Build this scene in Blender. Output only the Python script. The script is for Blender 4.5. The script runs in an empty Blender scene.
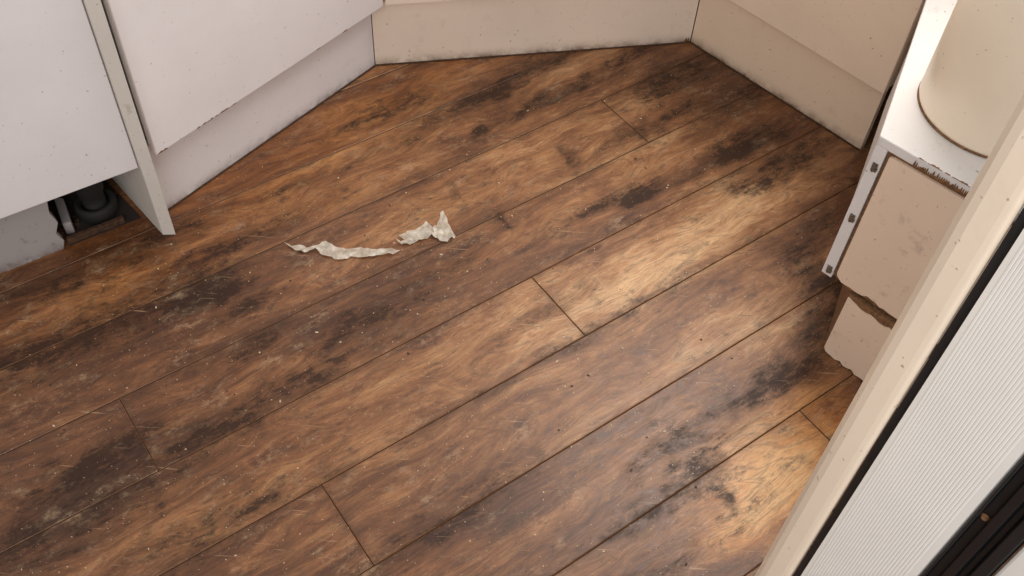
import bpy, bmesh, math, random
import numpy as np
from mathutils import Vector, Matrix, noise
random.seed(7); rng=np.random.default_rng(7)
scene=bpy.context.scene
COL=bpy.context.collection

# ------------------------------------------------------------------ helpers
def lin(c):
    return tuple(((v/255)/12.92 if v/255<=0.04045 else ((v/255+0.055)/1.055)**2.4) for v in c)+(1.0,)
class NT:
    def __init__(s,name):
        s.m=bpy.data.materials.new(name); s.m.use_nodes=True; s.t=s.m.node_tree; s.t.nodes.clear()
        s.out=s.n('ShaderNodeOutputMaterial'); s.b=s.n('ShaderNodeBsdfPrincipled'); s.l(s.b.outputs[0],s.out.inputs[0])
    def n(s,t,**k):
        n=s.t.nodes.new(t)
        for a,b in k.items(): setattr(n,a,b)
        return n
    def l(s,a,b): s.t.links.new(a,b)
    def val(s,inp,v):
        if isinstance(v,bpy.types.NodeSocket): s.l(v,inp)
        else: inp.default_value=v
    def noise(s,vec,scale,detail=4,rough=.55,dist=0.0):
        n=s.n('ShaderNodeTexNoise'); s.l(vec,n.inputs['Vector']); n.inputs['Scale'].default_value=scale
        n.inputs['Detail'].default_value=detail; n.inputs['Roughness'].default_value=rough; n.inputs['Distortion'].default_value=dist
        return n.outputs['Fac']
    def ramp(s,fac,stops):
        n=s.n('ShaderNodeValToRGB'); s.l(fac,n.inputs[0]); e=n.color_ramp.elements
        while len(e)<len(stops): e.new(.5)
        for i,(p,c) in enumerate(stops): e[i].position=p; e[i].color=c
        return n.outputs[0]
    def mr(s,v,a,b,c=0.0,d=1.0):
        n=s.n('ShaderNodeMapRange'); s.l(v,n.inputs[0]); 
        for i,x in enumerate((a,b,c,d)): n.inputs[i+1].default_value=x
        return n.outputs[0]
    def math(s,op,a,b=0.0,clamp=False):
        n=s.n('ShaderNodeMath',operation=op,use_clamp=clamp); s.val(n.inputs[0],a); s.val(n.inputs[1],b); return n.outputs[0]
    def mix(s,fac,a,b,mode='MIX'):
        n=s.n('ShaderNodeMix',data_type='RGBA',blend_type=mode); s.val(n.inputs[0],fac); s.val(n.inputs[6],a); s.val(n.inputs[7],b); return n.outputs[2]
    def mapping(s,vec,scale,rot=(0,0,0)):
        n=s.n('ShaderNodeMapping'); s.l(vec,n.inputs[0]); n.inputs['Scale'].default_value=scale; n.inputs['Rotation'].default_value=rot; return n.outputs[0]
    def attr(s,name):
        return s.n('ShaderNodeAttribute',attribute_name=name)
    def bump(s,h,strength,dist):
        n=s.n('ShaderNodeBump'); n.inputs['Strength'].default_value=strength; n.inputs['Distance'].default_value=dist
        s.l(h,n.inputs['Height']); s.l(n.outputs[0],s.b.inputs['Normal'])

def painted(name,col,rough=.4,dirt=.25,dirtcol=(110,80,55),base_dirt=0.0):
    t=NT(name); geo=t.n('ShaderNodeNewGeometry'); pos=geo.outputs['Position']
    c=lin(col)
    n1=t.noise(pos,5,5,.6); c1=t.mix(t.mr(n1,.35,.75,0,.5),c,lin(tuple(int(v*.93) for v in col)))
    n2=t.noise(pos,26,6,.7); m=t.mr(n2,.58,.76,0,dirt)
    c1=t.mix(m,c1,lin(dirtcol))
    if base_dirt>0:
        sp=t.n('ShaderNodeSeparateXYZ'); t.l(pos,sp.inputs[0])
        z=t.mr(sp.outputs[2],.0,.035,1,0); n3=t.noise(pos,22,6,.75)
        mm=t.math('MULTIPLY',t.math('MULTIPLY',z,z),t.mr(n3,.35,.65,.05,1.2)); mm=t.math('MULTIPLY',mm,base_dirt,True)
        c1=t.mix(mm,c1,lin((95,62,38)))
    n4=t.noise(pos,130,2,.5); spk=t.mr(n4,.71,.75,0,.55)
    c1=t.mix(spk,c1,lin(dirtcol))
    t.l(c1,t.b.inputs['Base Color']); t.b.inputs['Roughness'].default_value=rough
    t.bump(t.noise(pos,90,3),.06,.002)
    return t.m
def plain(name,col,rough=.5,metal=0.0,var=.2,scale=40):
    t=NT(name); pos=t.n('ShaderNodeNewGeometry').outputs['Position']
    c=t.mix(t.mr(t.noise(pos,scale,4),.3,.7,0,1),lin(col),lin(tuple(int(v*(1-var)) for v in col)))
    t.l(c,t.b.inputs['Base Color']); t.b.inputs['Roughness'].default_value=rough; t.b.inputs['Metallic'].default_value=metal
    return t.m

M_left=painted('melamine_white_cool',(232,226,226),.35,.06)
M_leftpl=painted('plinth_white_cool',(228,222,222),.4,.14,base_dirt=.8)
M_back=painted('plinth_cream',(238,220,202),.4,.16,base_dirt=.9)
M_right=painted('plinth_white_shaded',(232,208,182),.4,.18,base_dirt=1.0)  # same white plinth; warm shade of the right side put into its colour
M_rdoor=painted('door_white_shaded',(234,212,188),.4,.10)  # white door, tinted warmer to paint in the right-hand shade
M_unit=painted('melamine_white_worn',(228,222,218),.45,.3)
M_tan=painted('panel_tan',(234,208,184),.5,.45)
M_chip=plain('chipboard_brown',(150,106,68),.85,0,.45,160)
M_edge=painted('panel_edge_grey',(214,206,196),.5,.5)
M_dark=plain('cavity_dark',(46,36,30),.9)
M_pipe=plain('plastic_black',(34,30,28),.75)
M_old=painted('old_skirting_grey',(168,162,160),.7,.9,(80,60,48),base_dirt=1.0)
M_cream=painted('enamel_cream',(250,232,208),.3,.03)
M_worktop=plain('laminate_worktop',(120,112,104),.4,0,.4,90)
M_wall=plain('painted_wall',(225,220,210),.8,0,.05,4)
M_metal=plain('zinc_metal',(165,158,148),.4,.9,.3,200)
M_rubber=plain('rubber_black',(16,16,18),.45)
M_upvc=plain('upvc_white',(236,232,226),.3,0,.03,8)
M_post=painted('post_cream_paint',(238,220,198),.35,.05)
M_grime=plain('grime_bead',(88,58,36),.9,0,.5,120)

def empty(name,loc=(0,0,0)):
    e=bpy.data.objects.new(name,None); COL.objects.link(e); e.empty_display_size=.05; return e
def addobj(name,me,parent=None,mats=()):
    o=bpy.data.objects.new(name,me); COL.objects.link(o)
    for m in mats: me.materials.append(m)
    if parent: o.parent=parent
    return o
def prism(name,pts,z0,z1,mat,parent=None,bev=.0015,seg=2,smooth=False):
    bm=bmesh.new()
    a=sum(pts[i][0]*pts[(i+1)%len(pts)][1]-pts[(i+1)%len(pts)][0]*pts[i][1] for i in range(len(pts)))
    if a<0: pts=pts[::-1]
    f=bm.faces.new([bm.verts.new((x,y,z0)) for x,y in pts])
    r=bmesh.ops.extrude_face_region(bm,geom=[f])
    bmesh.ops.translate(bm,vec=(0,0,z1-z0),verts=[v for v in r['geom'] if isinstance(v,bmesh.types.BMVert)])
    bmesh.ops.recalc_face_normals(bm,faces=bm.faces)
    me=bpy.data.meshes.new(name); bm.to_mesh(me); bm.free()
    o=addobj(name,me,parent,[mat])
    if bev>0:
        m=o.modifiers.new('bevel','BEVEL'); m.width=bev; m.segments=seg; m.limit_method='ANGLE'; m.angle_limit=math.radians(35)
    if smooth:
        for p in me.polygons: p.use_smooth=True
    return o
def panel(name,o0,u,n,outline,t0,t1,mat,parent=None,bev=.0008):
    bm=bmesh.new(); A=[];Bv=[]
    for s,z in outline:
        p=o0+u*s+n*t0; q=o0+u*s+n*t1
        A.append(bm.verts.new((p.x,p.y,z))); Bv.append(bm.verts.new((q.x,q.y,z)))
    bm.faces.new(A); bm.faces.new(Bv[::-1])
    for i in range(len(A)): bm.faces.new((A[i],Bv[i],Bv[(i+1)%len(A)],A[(i+1)%len(A)]))
    bmesh.ops.recalc_face_normals(bm,faces=bm.faces)
    me=bpy.data.meshes.new(name); bm.to_mesh(me); bm.free(); ob=addobj(name,me,parent,[mat])
    if bev>0:
        m=ob.modifiers.new('bevel','BEVEL'); m.width=bev; m.segments=2; m.limit_method='ANGLE'; m.angle_limit=math.radians(60)
    return ob
def ragged(s0,s1,z,amp,n,seed):
    rr=random.Random(seed); o=[]
    for i in range(n+1):
        o.append((s0+(s1-s0)*i/n, z+amp*(rr.random()**2)))
    return o
def chips(name,o0,u,n,t,z,slist,parent,mat=None,hmax=.006,wmax=.012,seed=1,up=1):
    rr=random.Random(seed); bm=bmesh.new()
    for s in slist:
        w=rr.uniform(.35,1)*wmax; h=rr.uniform(.3,1)*hmax*up
        pts=[(s-w,z),(s+w,z),(s+w*.6,z+h*.7),(s+w*.1,z+h),(s-w*.5,z+h*.6)]
        vv=[]
        for a_,b_ in pts:
            p=o0+u*a_+n*t; vv.append(bm.verts.new((p.x,p.y,b_)))
        bm.faces.new(vv)
    me=bpy.data.meshes.new(name); bm.to_mesh(me); bm.free(); return addobj(name,me,parent,[mat or M_chip])
def V2(a): return Vector((a[0],a[1]))
def strip(name,p0,p1,t0,t1,z0,z1,mat,parent=None,bev=.0015,side=1):
    p0,p1=V2(p0),V2(p1); d=(p1-p0).normalized(); n=Vector((-d.y,d.x))*side
    q=[p0+n*t0,p1+n*t0,p1+n*t1,p0+n*t1]
    return prism(name,[(v.x,v.y) for v in q],z0,z1,mat,parent,bev)

# ------------------------------------------------------------------ camera
f=1006.8; H=1.5
a=math.pi/2-math.radians(50.68); r=math.radians(3.82)
cam=bpy.data.cameras.new('camera'); co=bpy.data.objects.new('camera',cam); COL.objects.link(co)
cam.sensor_width=36; cam.lens=36*f/1024; cam.clip_start=.02
co.matrix_world=Matrix.Translation((0,0,H))@Matrix.Rotation(a,4,'X')@Matrix.Rotation(r,4,'Z')
scene.camera=co

# ------------------------------------------------------------------ floor
YAW=math.radians(38.19); U=Vector((math.cos(YAW),math.sin(YAW))); N=Vector((-math.sin(YAW),math.cos(YAW)))
W=.1706; C0=1.1384; PL=2.2
jo={0:1.251,1:.047,2:.808,3:.256,4:-.25,5:1.026,-1:-.45,-2:-.4,-3:-.2}
tones={0:-.3,1:-.5,2:.5,3:-.1,4:.2,5:-.5,-1:.3,-2:-.6,-3:.2,-4:-.2}
# (x, y, half length along grain, half width, strength)
stains=[(-.566,1.158,.08,.022,1.4),(-.60,1.178,.09,.045,.9),(-.50,1.13,.10,.02,.6),(-.093,1.662,.030,.020,1.4),(.255,1.503,.065,.028,1.1),(.18,1.47,.10,.02,.6),(.493,1.681,.11,.030,1.1),
 (-.101,1.772,.16,.025,.9),(-.67,.802,.12,.03,.9),(.106,1.611,.02,.045,.65),(-.132,1.482,.012,.03,.75),
 (.06,1.80,.15,.025,.8),(-.02,1.87,.20,.03,.7),(.57,1.62,.15,.035,.8),(.35,1.90,.18,.05,.8),(.25,1.97,.15,.03,.6),(.48,1.82,.12,.05,.7),(.62,1.3,.05,.12,.8),(.60,1.2,.10,.05,.85),(-.55,1.30,.25,.03,.6),
 (-.80,1.02,.25,.07,.7),(-.40,.95,.35,.03,.5),(-.497,.873,.30,.03,.55),(-.1,.72,.2,.03,.6),(-.034,1.405,.015,.022,.8),(.20,.62,.25,.04,.5),
 (-.35,1.55,.3,.025,.5),(.05,1.05,.35,.02,.45),(.28,1.72,.18,.025,.6),(.15,1.35,.03,.015,.5),(-.3,1.72,.2,.03,.5),(-.66,.70,.25,.06,.7),(.62,1.45,.10,.04,.6),(-.27,.80,.05,.02,.5),
 (-.45,1.06,.12,.03,.6),(-.28,1.12,.2,.03,.55),(.26,.78,.12,.03,.55),(.37,.90,.12,.02,.65),(.375,.80,.012,.045,.7),(.52,1.07,.12,.03,.6),(-.75,1.25,.3,.04,.6),(.28,.90,.16,.03,.5),(.45,1.03,.2,.025,.55),(-.45,.70,.2,.05,.55),(.1,1.20,.2,.02,.4),(-.15,1.25,.2,.025,.45),(.40,1.60,.15,.02,.5)]
warms=[(-.565,1.50,.35,.12,.9),(-.348,1.75,.25,.08,.85),(-.2,1.88,.25,.06,.7),(.475,.869,.13,.08,1.6),(.56,.97,.08,.06,1.2),(.42,.76,.08,.05,1.3),(-.7,1.2,.2,.08,.5),(.65,1.85,.2,.1,.4),(-.2,.60,.15,.05,.5),(-.65,1.40,.2,.1,.6),(-.40,1.42,.2,.04,.5),(0,1.2,.8,.5,.15),(-.4,.9,.4,.3,.12)]
lights=[(.269,1.298,.38,.08,1.1),(.453,1.165,.15,.07,1.0),(.10,1.15,.35,.05,.5),(.0,1.58,.35,.06,.9),(.2,1.60,.22,.05,.9),(.45,1.50,.15,.07,.9),(.1,1.92,.2,.05,.4),(-.25,1.38,.3,.05,.5),(.05,.95,.4,.05,.5),(.40,1.40,.2,.05,.9),(-.35,1.60,.2,.05,.5),(.25,1.0,.2,.04,.4),(.22,1.76,.12,.04,.5),(.475,.880,.13,.07,2.0),(.43,.80,.10,.05,1.4)]  # lighter tone: floor sheen painted into the colour, plus pale worn patches
darks=[(-.75,.80,.7,.30,.8),(-.35,.60,.6,.16,.6),(.40,1.95,.3,.12,.6),(-.8,1.25,.4,.12,.6),(.65,1.6,.2,.2,.4)]  # broad darker zones; lower-left floor shading painted into the tone
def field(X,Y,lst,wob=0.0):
    if wob:
        ox=wob*(np.sin(41*X+17*Y+1)+.6*np.sin(-63*X+88*Y+2)+.4*np.sin(150*X+97*Y)); oy=wob*(np.sin(-29*X+51*Y)+.6*np.sin(95*X+44*Y+3)+.4*np.sin(-120*X+131*Y+1))
        X=X+ox; Y=Y+oy
    o=np.zeros_like(X)
    for (x,y,l,w,s) in lst:
        du=(X-x)*U.x+(Y-y)*U.y; dn=(X-x)*N.x+(Y-y)*N.y
        g=s*np.exp(-((du/l)**2+(dn/w)**2)*.9); o=np.maximum(o,g)+.25*np.minimum(o,g)
    return o
vs=[];fs=[];at={k:[] for k in('stain','warm','light','tone','edge')};puv=[]
def plank(k,u0,u1):
    n1=C0-(k-1)*W; n0=C0-k*W
    base=len(vs); g=.0008
    us=np.linspace(u0+g,u1-g,max(2,int((u1-u0)/.010)+1)); us=np.concatenate([[us[0]],[us[0]+.0014],us[1:-1],[us[-1]-.0014],[us[-1]]])
    ns=np.linspace(n0+g,n1-g,20); ns=np.concatenate([[ns[0]],[ns[0]+.0014],ns[1:-1],[ns[-1]-.0014],[ns[-1]]])
    UU,NN=np.meshgrid(us,ns,indexing='ij'); X=UU*U.x+NN*N.x; Y=UU*U.y+NN*N.y
    Z=np.zeros_like(X); Z[0,:]=Z[-1,:]=-.0010; Z[:,0]=Z[:,-1]=-.0010
    dmin=np.minimum(np.minimum(NN-n0,n1-NN),np.minimum(UU-u0,u1-UU)); E_=np.exp(-dmin/.012)*.58
    E_[0,:]=E_[-1,:]=1; E_[:,0]=E_[:,-1]=1
    ro=rng.uniform(0,50,2); tone=tones.get(k,rng.uniform(-1,1))+rng.uniform(-.3,.3)
    for x,y,z in zip(X.ravel(),Y.ravel(),Z.ravel()): vs.append((x,y,z))
    Xr,Yr=X.ravel(),Y.ravel()
    at['stain'].extend(field(Xr,Yr,stains,.007).tolist()); at['warm'].extend(field(Xr,Yr,warms,.008).tolist())
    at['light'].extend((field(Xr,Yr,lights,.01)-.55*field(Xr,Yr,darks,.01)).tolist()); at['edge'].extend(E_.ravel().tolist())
    at['tone'].extend([tone]*X.size)
    puv.extend([(u+ro[0],n+ro[1],tone*7) for u,n in zip(UU.ravel(),NN.ravel())])
    nu,nn=X.shape
    for i in range(nu-1):
        for j in range(nn-1):
            p=base+i*nn+j; fs.append((p,p+nn,p+nn+1,p+1))
for k in range(-8,10):
    j=jo.get(k,rng.uniform(0,PL)); s=j-math.ceil((j+1.3)/PL)*PL
    while s<2.4:
        plank(k,s,s+PL); s+=PL
me=bpy.data.meshes.new('floor'); me.from_pydata(vs,[],fs); me.update()
for q,v in at.items():
    A=me.attributes.new(q,'FLOAT','POINT'); A.data.foreach_set('value',np.array(v,dtype=np.float32))
A=me.attributes.new('puv','FLOAT_VECTOR','POINT'); A.data.foreach_set('vector',np.array(puv,dtype=np.float32).ravel())
t=NT('worn_oak_laminate')
pv=t.attr('puv').outputs['Vector']; pos=t.n('ShaderNodeNewGeometry').outputs['Position']
wv=t.n('ShaderNodeTexNoise'); t.l(t.mapping(pv,(2.2,5,1)),wv.inputs['Vector']); wv.inputs['Scale'].default_value=2
wadd=t.n('ShaderNodeVectorMath',operation='MULTIPLY_ADD'); t.l(wv.outputs['Color'],wadd.inputs[0]); wadd.inputs[1].default_value=(.15,.08,0); t.l(pv,wadd.inputs[2]); pw=wadd.outputs[0]
big=t.noise(t.mapping(pw,(1.6,6.5,1)),1.6,6,.62)
mid=t.noise(t.mapping(pw,(3,18,1)),2.2,7,.72,.4)
streak=t.noise(t.mapping(pw,(6,50,1)),2.2,6,.75,.2)
fine=t.noise(t.mapping(pw,(12,150,1)),2.0,4,.75)
pore=t.noise(t.mapping(pw,(18,260,1)),2.0,3,.6)
ringn=t.noise(t.mapping(pw,(1.1,6,1)),1.5,2,.5,.3)
ring=t.math('SINE',t.math('MULTIPLY',ringn,105.0))
rp=t.mapping(pos,(1,1,1),(0,0,-YAW)); rps=t.mapping(rp,(.7,1.2,1))
blot=t.noise(rps,10,9,.78); blot2=t.noise(rps,42,8,.85)
scr=t.noise(t.mapping(pos,(6,160,1),(0,0,.5)),1.5,3,.6); scr2=t.noise(t.mapping(pos,(5,130,1),(0,0,-.95)),1.5,3,.6)
scr3=t.noise(t.mapping(pos,(4,110,1),(0,0,1.5)),1.5,3,.6)
v=t.math('ADD',t.math('MULTIPLY',big,.28),t.math('MULTIPLY',mid,.24)); v=t.math('ADD',v,t.math('MULTIPLY',blot,.24)); v=t.math('ADD',v,t.math('MULTIPLY',blot2,.14))
v=t.math('ADD',v,t.math('MULTIPLY',streak,.10))
v=t.math('ADD',v,t.math('MULTIPLY',t.attr('tone').outputs['Fac'],.016))
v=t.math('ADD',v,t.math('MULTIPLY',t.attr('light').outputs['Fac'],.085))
v=t.math('ADD',v,t.math('MULTIPLY',ring,.014)); v=t.math('ADD',v,-.006)
col=t.ramp(v,[(.38,lin((56,34,23))),(.45,lin((92,58,37))),(.50,lin((126,83,53))),(.55,lin((158,111,73))),(.63,lin((208,166,122)))])
wm=t.math('MULTIPLY',t.attr('warm').outputs['Fac'],t.mr(blot,.3,.6,.5,1),True)
warmc=t.ramp(v,[(.38,lin((88,48,20))),(.47,lin((154,92,40))),(.56,lin((214,148,82))),(.66,lin((232,182,124)))])
col=t.mix(t.math('MULTIPLY',wm,.75,True),col,warmc)
rl=t.mr(ring,.72,1.0,0,.30); col=t.mix(rl,col,lin((64,38,24)))
col=t.mix(t.mr(streak,.52,.66,0,.28),col,lin((70,42,27)))
col=t.mix(t.mr(fine,.52,.70,0,.42),col,lin((60,36,23)))
col=t.mix(t.mr(pore,.56,.68,0,.46),col,lin((46,28,20)))
st=t.math('MULTIPLY',t.attr('stain').outputs['Fac'],t.mr(blot2,.34,.60,.25,1.5)); st=t.math('MULTIPLY',st,t.mr(blot,.36,.60,.55,1.35)); st=t.math('MULTIPLY',st,t.mr(streak,.34,.62,.6,1.3))
st=t.mr(st,.16,.85,0,.90)
col=t.mix(st,col,lin((40,27,21)))
ed=t.math('MULTIPLY',t.attr('edge').outputs['Fac'],t.mr(blot,.35,.6,.0,1)); col=t.mix(t.math('MULTIPLY',ed,.75,True),col,lin((54,33,22)))
grime=t.math('MULTIPLY',t.mr(blot,.49,.61,0,1),t.mr(blot2,.42,.58,0,.85))
col=t.mix(grime,col,lin((58,38,28)))
g2=t.mr(blot2,.58,.66,0,.6); col=t.mix(g2,col,lin((56,35,24)))
pale=t.math('MULTIPLY',t.mr(blot,.50,.38,0,1),t.mr(blot2,.48,.60,0,.40)); col=t.mix(pale,col,lin((192,162,128)))
col=t.mix(t.mr(scr,.66,.72,0,.55),col,lin((52,33,24))); col=t.mix(t.mr(scr2,.67,.73,0,.5),col,lin((192,158,122))); col=t.mix(t.mr(scr3,.67,.72,0,.55),col,lin((56,36,26)))
edge1=t.mr(t.attr('edge').outputs['Fac'],.75,.95,0,.55); col=t.mix(edge1,col,lin((172,114,58)))
sp=t.mr(t.noise(pos,210,1,.5),.735,.76,0,.7); col=t.mix(sp,col,lin((205,182,150)))
t.l(col,t.b.inputs['Base Color'])
t.l(t.mr(blot2,.3,.7,.30,.50),t.b.inputs['Roughness'])
t.l(t.math('SUBTRACT',.46,t.math('MULTIPLY',st,.25)),t.b.inputs['Specular IOR Level'])
h=t.math('ADD',t.math('MULTIPLY',fine,.5),t.math('MULTIPLY',blot2,.5)); t.bump(h,.3,.002)
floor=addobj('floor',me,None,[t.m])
tj=plain('joint_bed',(36,22,14),.9); me.materials.append(tj)  # dark bed under the planks, visible in the joints
bm=bmesh.new(); bm.from_mesh(me)
fv=[]
for u,n in((-1.3,-.4),(2.9,-.4),(2.9,2.6),(-1.3,2.6)):
    p=U*u+N*n; fv.append(bm.verts.new((p.x,p.y,-.0022)))
ff=bm.faces.new(fv); ff.material_index=1
bm.to_mesh(me); bm.free()

# ------------------------------------------------------------------ cabinets
ZP=.178; TOP=.87
B=Vector((-.696,1.307)); u1=Vector((.803,.596)); n1=Vector((-.596,.803))
L1=empty('base_cabinet')
def P(o,u,n,s,tt): p=o+u*s+n*tt; return (p.x,p.y)
prism('door',[P(B,u1,n1,-.60,0),P(B,u1,n1,-.003,0),P(B,u1,n1,-.003,.018),P(B,u1,n1,-.60,.018)],ZP+.003,TOP-.01,M_left,L1,.002)
prism('carcass',[P(B,u1,n1,-.60,.02),P(B,u1,n1,-.01,.02),P(B,u1,n1,-.01,.5),P(B,u1,n1,-.60,.5)],ZP+.005,TOP,M_left,L1)
panel('plinth',B,u1,n1,[(-.60,0),(-.175,0),(-.168,.02),(-.176,.045),(-.165,.07),(-.172,.10),(-.16,ZP-.01),(-.60,ZP-.01)],.060,.076,M_old,L1)
prism('recess_back',[P(B,u1,n1,-.60,.30),P(B,u1,n1,-.01,.30),P(B,u1,n1,-.01,.32),P(B,u1,n1,-.60,.32)],.0,ZP,M_dark,L1)
prism('recess_base',[P(B,u1,n1,-.162,.062),P(B,u1,n1,-.02,.062),P(B,u1,n1,-.06,.298),P(B,u1,n1,-.162,.298)],.0005,.003,M_dark,L1,0)
prism('plinth_remnant',[P(B,u1,n1,-.163,.062),P(B,u1,n1,-.05,.062),P(B,u1,n1,-.05,.072),P(B,u1,n1,-.163,.072)],.003,.018,M_grime,L1,.002)
prism('broken_board',[P(B,u1,n1,-.158,.09),P(B,u1,n1,-.142,.085),P(B,u1,n1,-.134,.16),P(B,u1,n1,-.150,.17)],.003,.034,M_old,L1,.003)
bm=bmesh.new(); rr=random.Random(12)
for i in range(30):
    s=rr.uniform(-.16,-.03); d_=rr.uniform(.076,.2)
    if abs(s+.085)<.043 and abs(d_-.12)<.043: continue
    p=P(B,u1,n1,s,d_); r_=bmesh.ops.create_icosphere(bm,subdivisions=1,radius=rr.uniform(.002,.006))
    for v_ in r_['verts']: v_.co=(v_.co.x*rr.uniform(.7,1.6)+p[0],v_.co.y*rr.uniform(.7,1.6)+p[1],v_.co.z*.6+.005)
me=bpy.data.meshes.new('rubble'); bm.to_mesh(me); bm.free(); addobj('rubble',me,L1,[M_grime])
def lathe(name,cx,cy,prof,mat,parent=None,seg=48,smooth=True):
    bm=bmesh.new(); rings=[]
    for rr,z in prof:
        rings.append([bm.verts.new((cx+rr*math.cos(2*math.pi*i/seg),cy+rr*math.sin(2*math.pi*i/seg),z)) for i in range(seg)])
    for A_,B_ in zip(rings,rings[1:]):
        for i in range(seg): bm.faces.new((A_[i],A_[(i+1)%seg],B_[(i+1)%seg],B_[i]))
    bm.faces.new(rings[0][::-1]); bm.faces.new(rings[-1])
    bmesh.ops.recalc_face_normals(bm,faces=bm.faces)
    me=bpy.data.meshes.new(name); bm.to_mesh(me); bm.free()
    o=addobj(name,me,parent,[mat])
    for p in me.polygons: p.use_smooth=len(p.vertices)==4 and smooth
    return o
lc=P(B,u1,n1,-.085,.120)
lathe('drain_flange',lc[0],lc[1],[(.036,.003),(.040,.007),(.040,.03),(.036,.036),(.030,.036),(.028,.02),(.022,.02),(.022,.06),(.026,.065),(.026,ZP)],M_pipe,L1,40)
prism('side_panel',[(-.694,1.304),(-.669,1.307),(-.669-.37,1.307+.37),(-.694-.37,1.304+.37)],0,TOP,M_edge,L1,.0015)
wt=[P(B,u1,n1,-.60,-.02),(-.665,1.282),(-1.02,1.735),P(B,u1,n1,-.60,.52)]
prism('worktop',wt,TOP,TOP+.035,M_worktop,L1,.004)

C=Vector((-.353,1.871)); D=Vector((.393,2.039)); E=Vector((.749,1.689)); A2=Vector((-.697,1.380))
u2=(C-A2).normalized(); n2=Vector((-u2.y,u2.x)); ub=(D-C).normalized(); nb=Vector((-ub.y,ub.x)); ur=(E-D).normalized(); nr=Vector((-ur.y,ur.x))
L2=empty('base_cabinet')
s0=A2-u2*.02
prism('plinth',[P(A2,u2,n2,-.02,0),(C.x,C.y),P(C,u2,n2,.0,.016),P(A2,u2,n2,-.02,.016)],0,ZP-.004,M_leftpl,L2)
d2s=A2-n2*.038-u2*.018; d2e=Vector((-.3205,1.851))
strip('door',d2s,d2e,0,.018,ZP,TOP-.01,M_left,L2,.002)
chips('chipped_edge',d2s,u2,n2,-.0006,ZP+.0005,[.10,.115,.125,.133,.145,.16,.168,.19,.01,.02,.42,.50],L2,None,.005,.010,3)
prism('carcass',[P(d2s,u2,n2,.01,.02),P(d2e,u2,n2,-.03,.02),(-.47,2.12),(-.99,1.70)],ZP+.004,TOP,M_left,L2)
prism('worktop',[(-.662,1.285),(-.305,1.835),(-.46,2.15),(-1.01,1.74)],TOP,TOP+.035,M_worktop,L2,.004)
L3=empty('base_cabinet')
prism('plinth',[(C.x+.001,C.y),(D.x,D.y),P(D,ub,nb,0,.016),P(C,ub,nb,.001,.016)],0,ZP-.004,M_back,L3)
chips('rust_marks',D,-ub,-nb,.0008,.002,[.006,.012],L3,None,.014,.005,5)
bs=Vector((-.317,1.8535)); be=Vector((.388,2.0125))
strip('door',bs,be,0,.018,ZP,TOP-.01,M_back,L3,.002)
prism('carcass',[P(bs,ub,nb,.02,.02),P(be,ub,nb,-.03,.02),(.66,2.40),(-.43,2.12)],ZP+.004,TOP,M_back,L3)
prism('worktop',[(-.303,1.835),(.385,1.99),(.68,2.44),(-.45,2.15)],TOP,TOP+.035,M_worktop,L3,.004)
L4=empty('base_cabinet')
prism('plinth',[(D.x+.001,D.y),(E.x,E.y),P(E,ur,nr,0,.016),P(D,ur,nr,.002,.016)],0,ZP-.004,M_right,L4)
rs=Vector((.394,2.0095)); re_=Vector((.737,1.663))
strip('door',rs,re_,0,.018,ZP,TOP-.01,M_rdoor,L4,.002)
prism('carcass',[P(rs,ur,nr,.03,.02),P(re_,ur,nr,-.002,.02),(1.12,2.06),(.71,2.42)],ZP+.004,TOP,M_rdoor,L4)
prism('worktop',[(.387,1.988),(.722,1.65),(1.13,2.06),(.70,2.44)],TOP,TOP+.035,M_worktop,L4,.004)

def bead(name,pts,mat,rad=.0025):
    cu=bpy.data.curves.new(name,'CURVE'); cu.dimensions='3D'; cu.bevel_depth=rad; cu.bevel_resolution=2
    s=cu.splines.new('POLY'); s.points.add(len(pts)-1)
    for q,p in zip(s.points,pts): q.co=(p[0],p[1],p[2] if len(p)>2 else .001,1)
    o=bpy.data.objects.new(name,cu); COL.objects.link(o); cu.materials.append(mat); return o
bead('trim_1',[(s0.x+.002,s0.y),(C.x+.002,C.y-.002),(D.x,D.y-.003),(E.x-.003,E.y-.001)],M_grime,.0022)
# ------------------------------------------------------------------ low end cabinet
UN=empty('low_cabinet')
c1=Vector((.542,1.176)); uf=Vector((.75,-.662)).normalized(); nf=Vector((-uf.y,uf.x))
ZB=.172; ZT=.487
prism('body',[P(c1,uf,nf,.004,.020),P(c1,uf,nf,.72,.020),(1.50,1.62),(1.15,2.03),(.742,1.645)],ZB,ZT-.018,M_unit,UN)
prism('top_board',[P(c1,uf,nf,0,0),P(c1,uf,nf,.73,0),(1.52,1.62),(1.15,2.045),(.735,1.655)],ZT-.018,ZT,M_unit,UN,.002)
prism('edge_strip',[P(c1,uf,nf,0,.0),P(c1,uf,nf,.020,.0),P(c1,uf,nf,.020,.02),P(c1,uf,nf,0,.02)],ZB-.004,ZT-.018,M_unit,UN,.001)
panel('chipboard_core',c1,uf,nf,[(.022,ZT-.019),(.022,ZB+.004)]+ragged(.03,.72,ZB-.008,.007,60,2)+[(.72,ZT-.019)],.004,.0195,M_chip,UN,0)
fp=[(.027,ZT-.026),(.027,ZB+.016),(.029,ZB+.010),(.034,ZB+.006)]+ragged(.04,.715,ZB+.001,.008,80,4)+[(.715,ZT-.026),(.035,ZT-.024)]
panel('front_panel',c1,uf,nf,fp,-.001,.004,M_tan,UN,.0)
K=Vector((.584,1.129)); uk=Vector((.70,-.714)).normalized(); nk=Vector((-uk.y,uk.x))
prism('kickboard_core',[P(K,uk,nk,0,.003),P(K,uk,nk,.62,.003),P(K,uk,nk,.62,.02),(.79,1.58),(.765,1.60)],0,ZB-.009,M_chip,UN,.0015)
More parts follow.
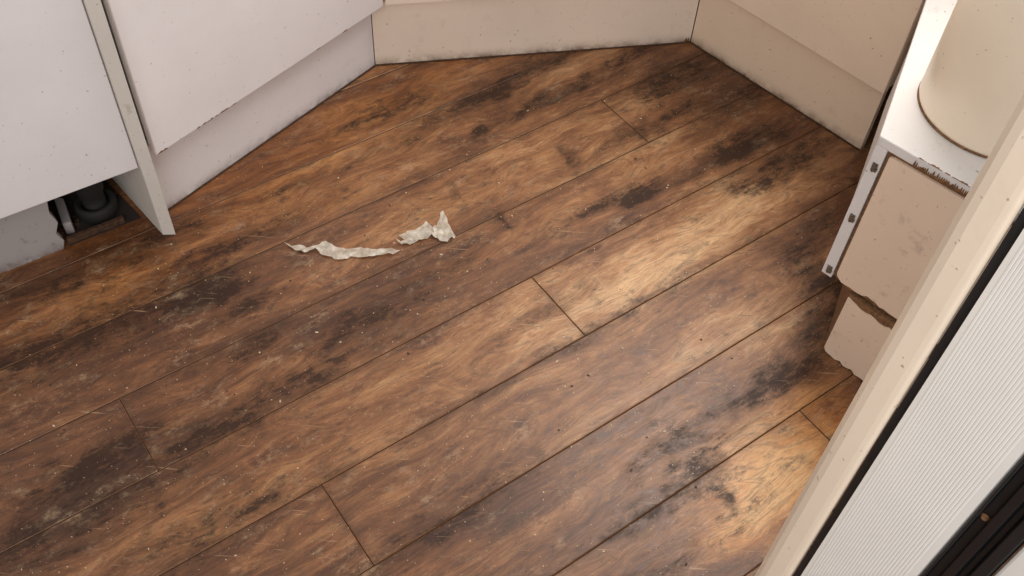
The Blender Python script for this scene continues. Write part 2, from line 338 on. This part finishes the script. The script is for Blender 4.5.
kp=[(.001,ZB-.014),(.001,.012),(.006,.004)]+ragged(.012,.62,.001,.008,70,9)+[(.62,ZB-.012)]+ragged(.60,.03,ZB-.022,.006,60,11)
panel('kickboard_face',K,uk,nk,kp,0,.003,M_tan,UN,0)
def bracket(s,z,parent):
    bm=bmesh.new()
    def box(c,sz):
        r=bmesh.ops.create_cube(bm,size=1); 
        for v in r['verts']:
            l=Vector((v.co.x*sz[0]+c[0],v.co.y*sz[1]+c[1],v.co.z*sz[2]+c[2])); w=c1+uf*l.x+nf*l.y; v.co=(w.x,w.y,l.z)
    box((s,-.0012,z),(.009,.002,.016)); box((s+.004,-.0028,z-.002),(.004,.003,.005)); box((s-.002,-.003,z+.005),(.004,.003,.004)); box((s-.001,-.003,z-.006),(.003,.003,.004))
    me=bpy.data.meshes.new('bracket'); bm.to_mesh(me); bm.free(); addobj('bracket',me,parent,[M_metal])
for z in(.430,.315,.185): bracket(.012,z,UN)
bm=bmesh.new(); zz=0
for i in range(60):
    s=.07+.0045*i+random.uniform(-.003,.003); w=random.uniform(.002,.006); dd=random.uniform(.0008,.004)
    pts=[P(c1,uf,nf,s-w,-.0006),P(c1,uf,nf,s+w,-.0006),P(c1,uf,nf,s+w*.5,dd),P(c1,uf,nf,s-w*.6,dd*.7)]
    zz+=1e-5; bm.faces.new([bm.verts.new((x,y,ZT+.0003+zz)) for x,y in pts])
me=bpy.data.meshes.new('chipped_edge'); bm.to_mesh(me); bm.free(); addobj('chipped_edge',me,UN,[M_chip])
chips('chipped_front_edge',c1,uf,nf,-.0008,ZT-.017,[.065+.0035*i for i in range(80)],UN,None,.013,.004,8)

BN=empty('kitchen_bin')
R_=.121; bz=ZT+.0005
lathe('bin_body',.738,1.253,[(R_-.006,bz+.001),(R_-.002,bz+.003),(R_,bz+.008),(R_,bz+.30),(R_-.002,bz+.303)],M_cream,BN,96)
lathe('bin_shadow_ring',.738,1.253,[(R_-.004,bz+.0),(R_+.0005,bz+.0005),(R_+.0005,bz+.002),(R_-.002,bz+.003)],M_chip,BN,96)  # thin brown ring painted in for the shadow line under the bin
lathe('bin_lid',.738,1.253,[(R_+.003,bz+.303),(R_+.003,bz+.325),(R_-.01,bz+.34),(R_*.6,bz+.358),(.01,bz+.364)],M_cream,BN,96)

# ------------------------------------------------------------------ doorway next to the camera
DR=empty('door_1')
def P2(deg,d): return (d*math.cos(math.radians(deg)),d*math.sin(math.radians(deg)))
prism('frame_post',[P2(58.6,.62),P2(58.55,.60),P2(58.2,.587),P2(57.6,.580),P2(56.2,.572),P2(55.6,.570),P2(55.3,.574),P2(55.25,.62),P2(56.5,.70),P2(58.0,.70)],0,2.05,M_post,DR,.003,3)
prism('rubber_gap',[P2(55.2,.585),P2(54.4,.585),P2(54.4,.66),P2(55.2,.66)],0,2.05,M_rubber,DR,.0)
pA=Vector(P2(54.5,.578)); pB=Vector(P2(45.9,.532)); dd=(pB-pA); L=dd.length; dd.normalize(); nn=Vector((dd.y,-dd.x))
if nn.dot(pA)>0: nn=-nn
pts=[pA,pA+dd*.004]; nr_=26
for i in range(nr_):
    s=.005+(L-.012)*i/nr_; st_=(L-.012)/nr_
    pts+= [pA+dd*s, pA+dd*(s+st_*.25)+nn*.00035, pA+dd*(s+st_*.7)+nn*.00035, pA+dd*(s+st_*.95)]
pts+=[pB-dd*.005,pB,pB-nn*.05, pA-nn*.05]
prism('fluted_panel',[(v.x,v.y) for v in pts],0,2.05,M_upvc,DR,0)
prism('rubber_seal',[P2(45.8,.538),P2(45.6,.530),P2(45.35,.530),P2(45.25,.538),P2(44.5,.538),P2(44.4,.527),P2(43.6,.525),P2(43.4,.536),P2(42.9,.536),P2(42.7,.524),P2(41.7,.524),P2(41.5,.534),P2(41.5,.58),P2(45.8,.58)],0,2.05,M_rubber,DR,.0008)
prism('frame_edge',[P2(41.4,.526),P2(38,.51),P2(28,.50),P2(28,.60),P2(41.4,.60)],0,2.05,M_upvc,DR,.003)
for z in(.35,.794,1.25,1.7):
    p=P2(44.88,.5365); bm=bmesh.new()
    dirv=Vector((-math.cos(math.radians(44.9)),-math.sin(math.radians(44.9)),0))
    bmesh.ops.create_cone(bm,cap_ends=True,segments=24,radius1=.0036,radius2=.0024,depth=.002)
    bmesh.ops.rotate(bm,matrix=Vector((0,0,1)).rotation_difference(dirv).to_matrix(),verts=bm.verts)
    bmesh.ops.translate(bm,vec=(p[0],p[1],z),verts=bm.verts)
    me=bpy.data.meshes.new('screw'); bm.to_mesh(me); bm.free(); addobj('screw',me,DR,[M_chip])

# ------------------------------------------------------------------ torn plastic strip (two torn pieces)
o1=[(283,243),(292,247),(300,246),(312,249),(325,242),(334,248),(345,250),(360,249),(375,251),(390,250),(399,252),(392,256),(378,257),(366,259),(352,258),(338,261),(326,257),(316,251),(305,253),(294,250)]
o2=[(394,243),(404,243),(397,240),(405,234),(414,232),(424,225),(431,232),(436,226),(440,214),(445,222),(449,232),(454,240),(446,245),(438,243),(430,239),(420,243),(410,246),(401,247)]
TP=empty('torn_plastic_strip')
t=NT('crumpled_film'); pos=t.n('ShaderNodeNewGeometry').outputs['Position']
t.l(t.mix(t.mr(t.noise(pos,60,4),.35,.65,0,1),lin((218,208,194)),lin((186,172,152))),t.b.inputs['Base Color']); t.b.inputs['Roughness'].default_value=.35
t.l(t.mr(t.noise(pos,45,3),.3,.7,.55,1.0),t.b.inputs['Alpha'])
for nm,out,hs in(('thin_strip',o1,.008),('crumpled_piece',o2,.014)):
    loc=[(-.330+.00198*(x-345)+.00025*(y-258),1.276+.0002*(x-345)-.00274*(y-258)) for x,y in out]
    bm=bmesh.new(); bm.faces.new([bm.verts.new((x,y,0)) for x,y in loc])
    bmesh.ops.triangulate(bm,faces=bm.faces)
    bmesh.ops.subdivide_edges(bm,edges=bm.edges,cuts=3,use_grid_fill=True)
    for v in bm.verts:
        q=Vector((v.co.x*55,v.co.y*55,1.3)); h=abs(noise.noise(q))*hs+abs(noise.noise(q*2.7))*hs*.5
        v.co.z=.001+h; v.co.x+=.003*noise.noise(q*1.7+Vector((5,0,0))); v.co.y+=.003*noise.noise(q*1.7+Vector((9,3,0)))
    me=bpy.data.meshes.new(nm); bm.to_mesh(me); bm.free(); addobj(nm,me,TP,[t.m])

bm=bmesh.new(); cnt=0
while cnt<170:
    x=random.uniform(-.8,.6); y=random.uniform(.65,1.85); p=Vector((x,y))
    if (p-B).dot(n1)>-.03 or (p-A2).dot(n2)>-.05 or (p-D).dot(nb)>-.04 or (p-D).dot(nr)>-.04 or (p-c1).dot(nf)>-.02 and x>.45 or x>.45 and y<1.3: continue
    cnt+=1
    s=random.choice([.0007,.0009,.0012,.0015,.0018]); mi=0 if random.random()<.6 else 1
    r_=bmesh.ops.create_icosphere(bm,subdivisions=1,radius=s)
    ang=random.random()*3; st_=random.uniform(1,2.2)
    for v in r_['verts']:
        v.co.x*=st_*random.uniform(.8,1.2); v.co.z*=.5; X=v.co.x*math.cos(ang)-v.co.y*math.sin(ang); Y=v.co.x*math.sin(ang)+v.co.y*math.cos(ang)
        v.co=(X+x,Y+y,v.co.z+s*.5)
    for v in r_['verts']:
        for fc in v.link_faces: fc.material_index=mi
me=bpy.data.meshes.new('debris_crumbs'); bm.to_mesh(me); bm.free()
addobj('debris_crumbs',me,None,[plain('crumb_light',(215,195,165),.8),plain('crumb_dark',(50,34,26),.8)])

# ------------------------------------------------------------------ walls
def wall(name,p0,p1,h=2.4): strip(name,p0,p1,0,.1,0,h,M_wall,None,0,1)
wall('wall_left',(-1.95,1.115),(-.48,2.206))
wall('wall_back',(-.47,2.20),(.71,2.53))
wall('wall_right',(.73,2.52),(1.95,1.32))

# ------------------------------------------------------------------ light
w=bpy.data.worlds.new('world'); scene.world=w; w.use_nodes=True
bg=w.node_tree.nodes['Background']; bg.inputs[0].default_value=(1,.985,.98,1); bg.inputs[1].default_value=.64
def area(name,loc,target,size,size_y,e,col):
    l=bpy.data.lights.new(name,'AREA'); l.shape='RECTANGLE'; l.size=size; l.size_y=size_y; l.energy=e; l.color=col
    o=bpy.data.objects.new(name,l); COL.objects.link(o); o.location=loc
    o.rotation_euler=(Vector(target)-Vector(loc)).to_track_quat('-Z','Y').to_euler(); return o
area('window_light',(.80,2.15,2.1),(0,1.3,0),1.1,.8,42,(1,.97,.93))
area('doorway_light',(-.3,-1.2,1.9),(.1,1.6,.2),1.4,1.4,28,(1,.975,.96))
scene.view_settings.view_transform='Standard'
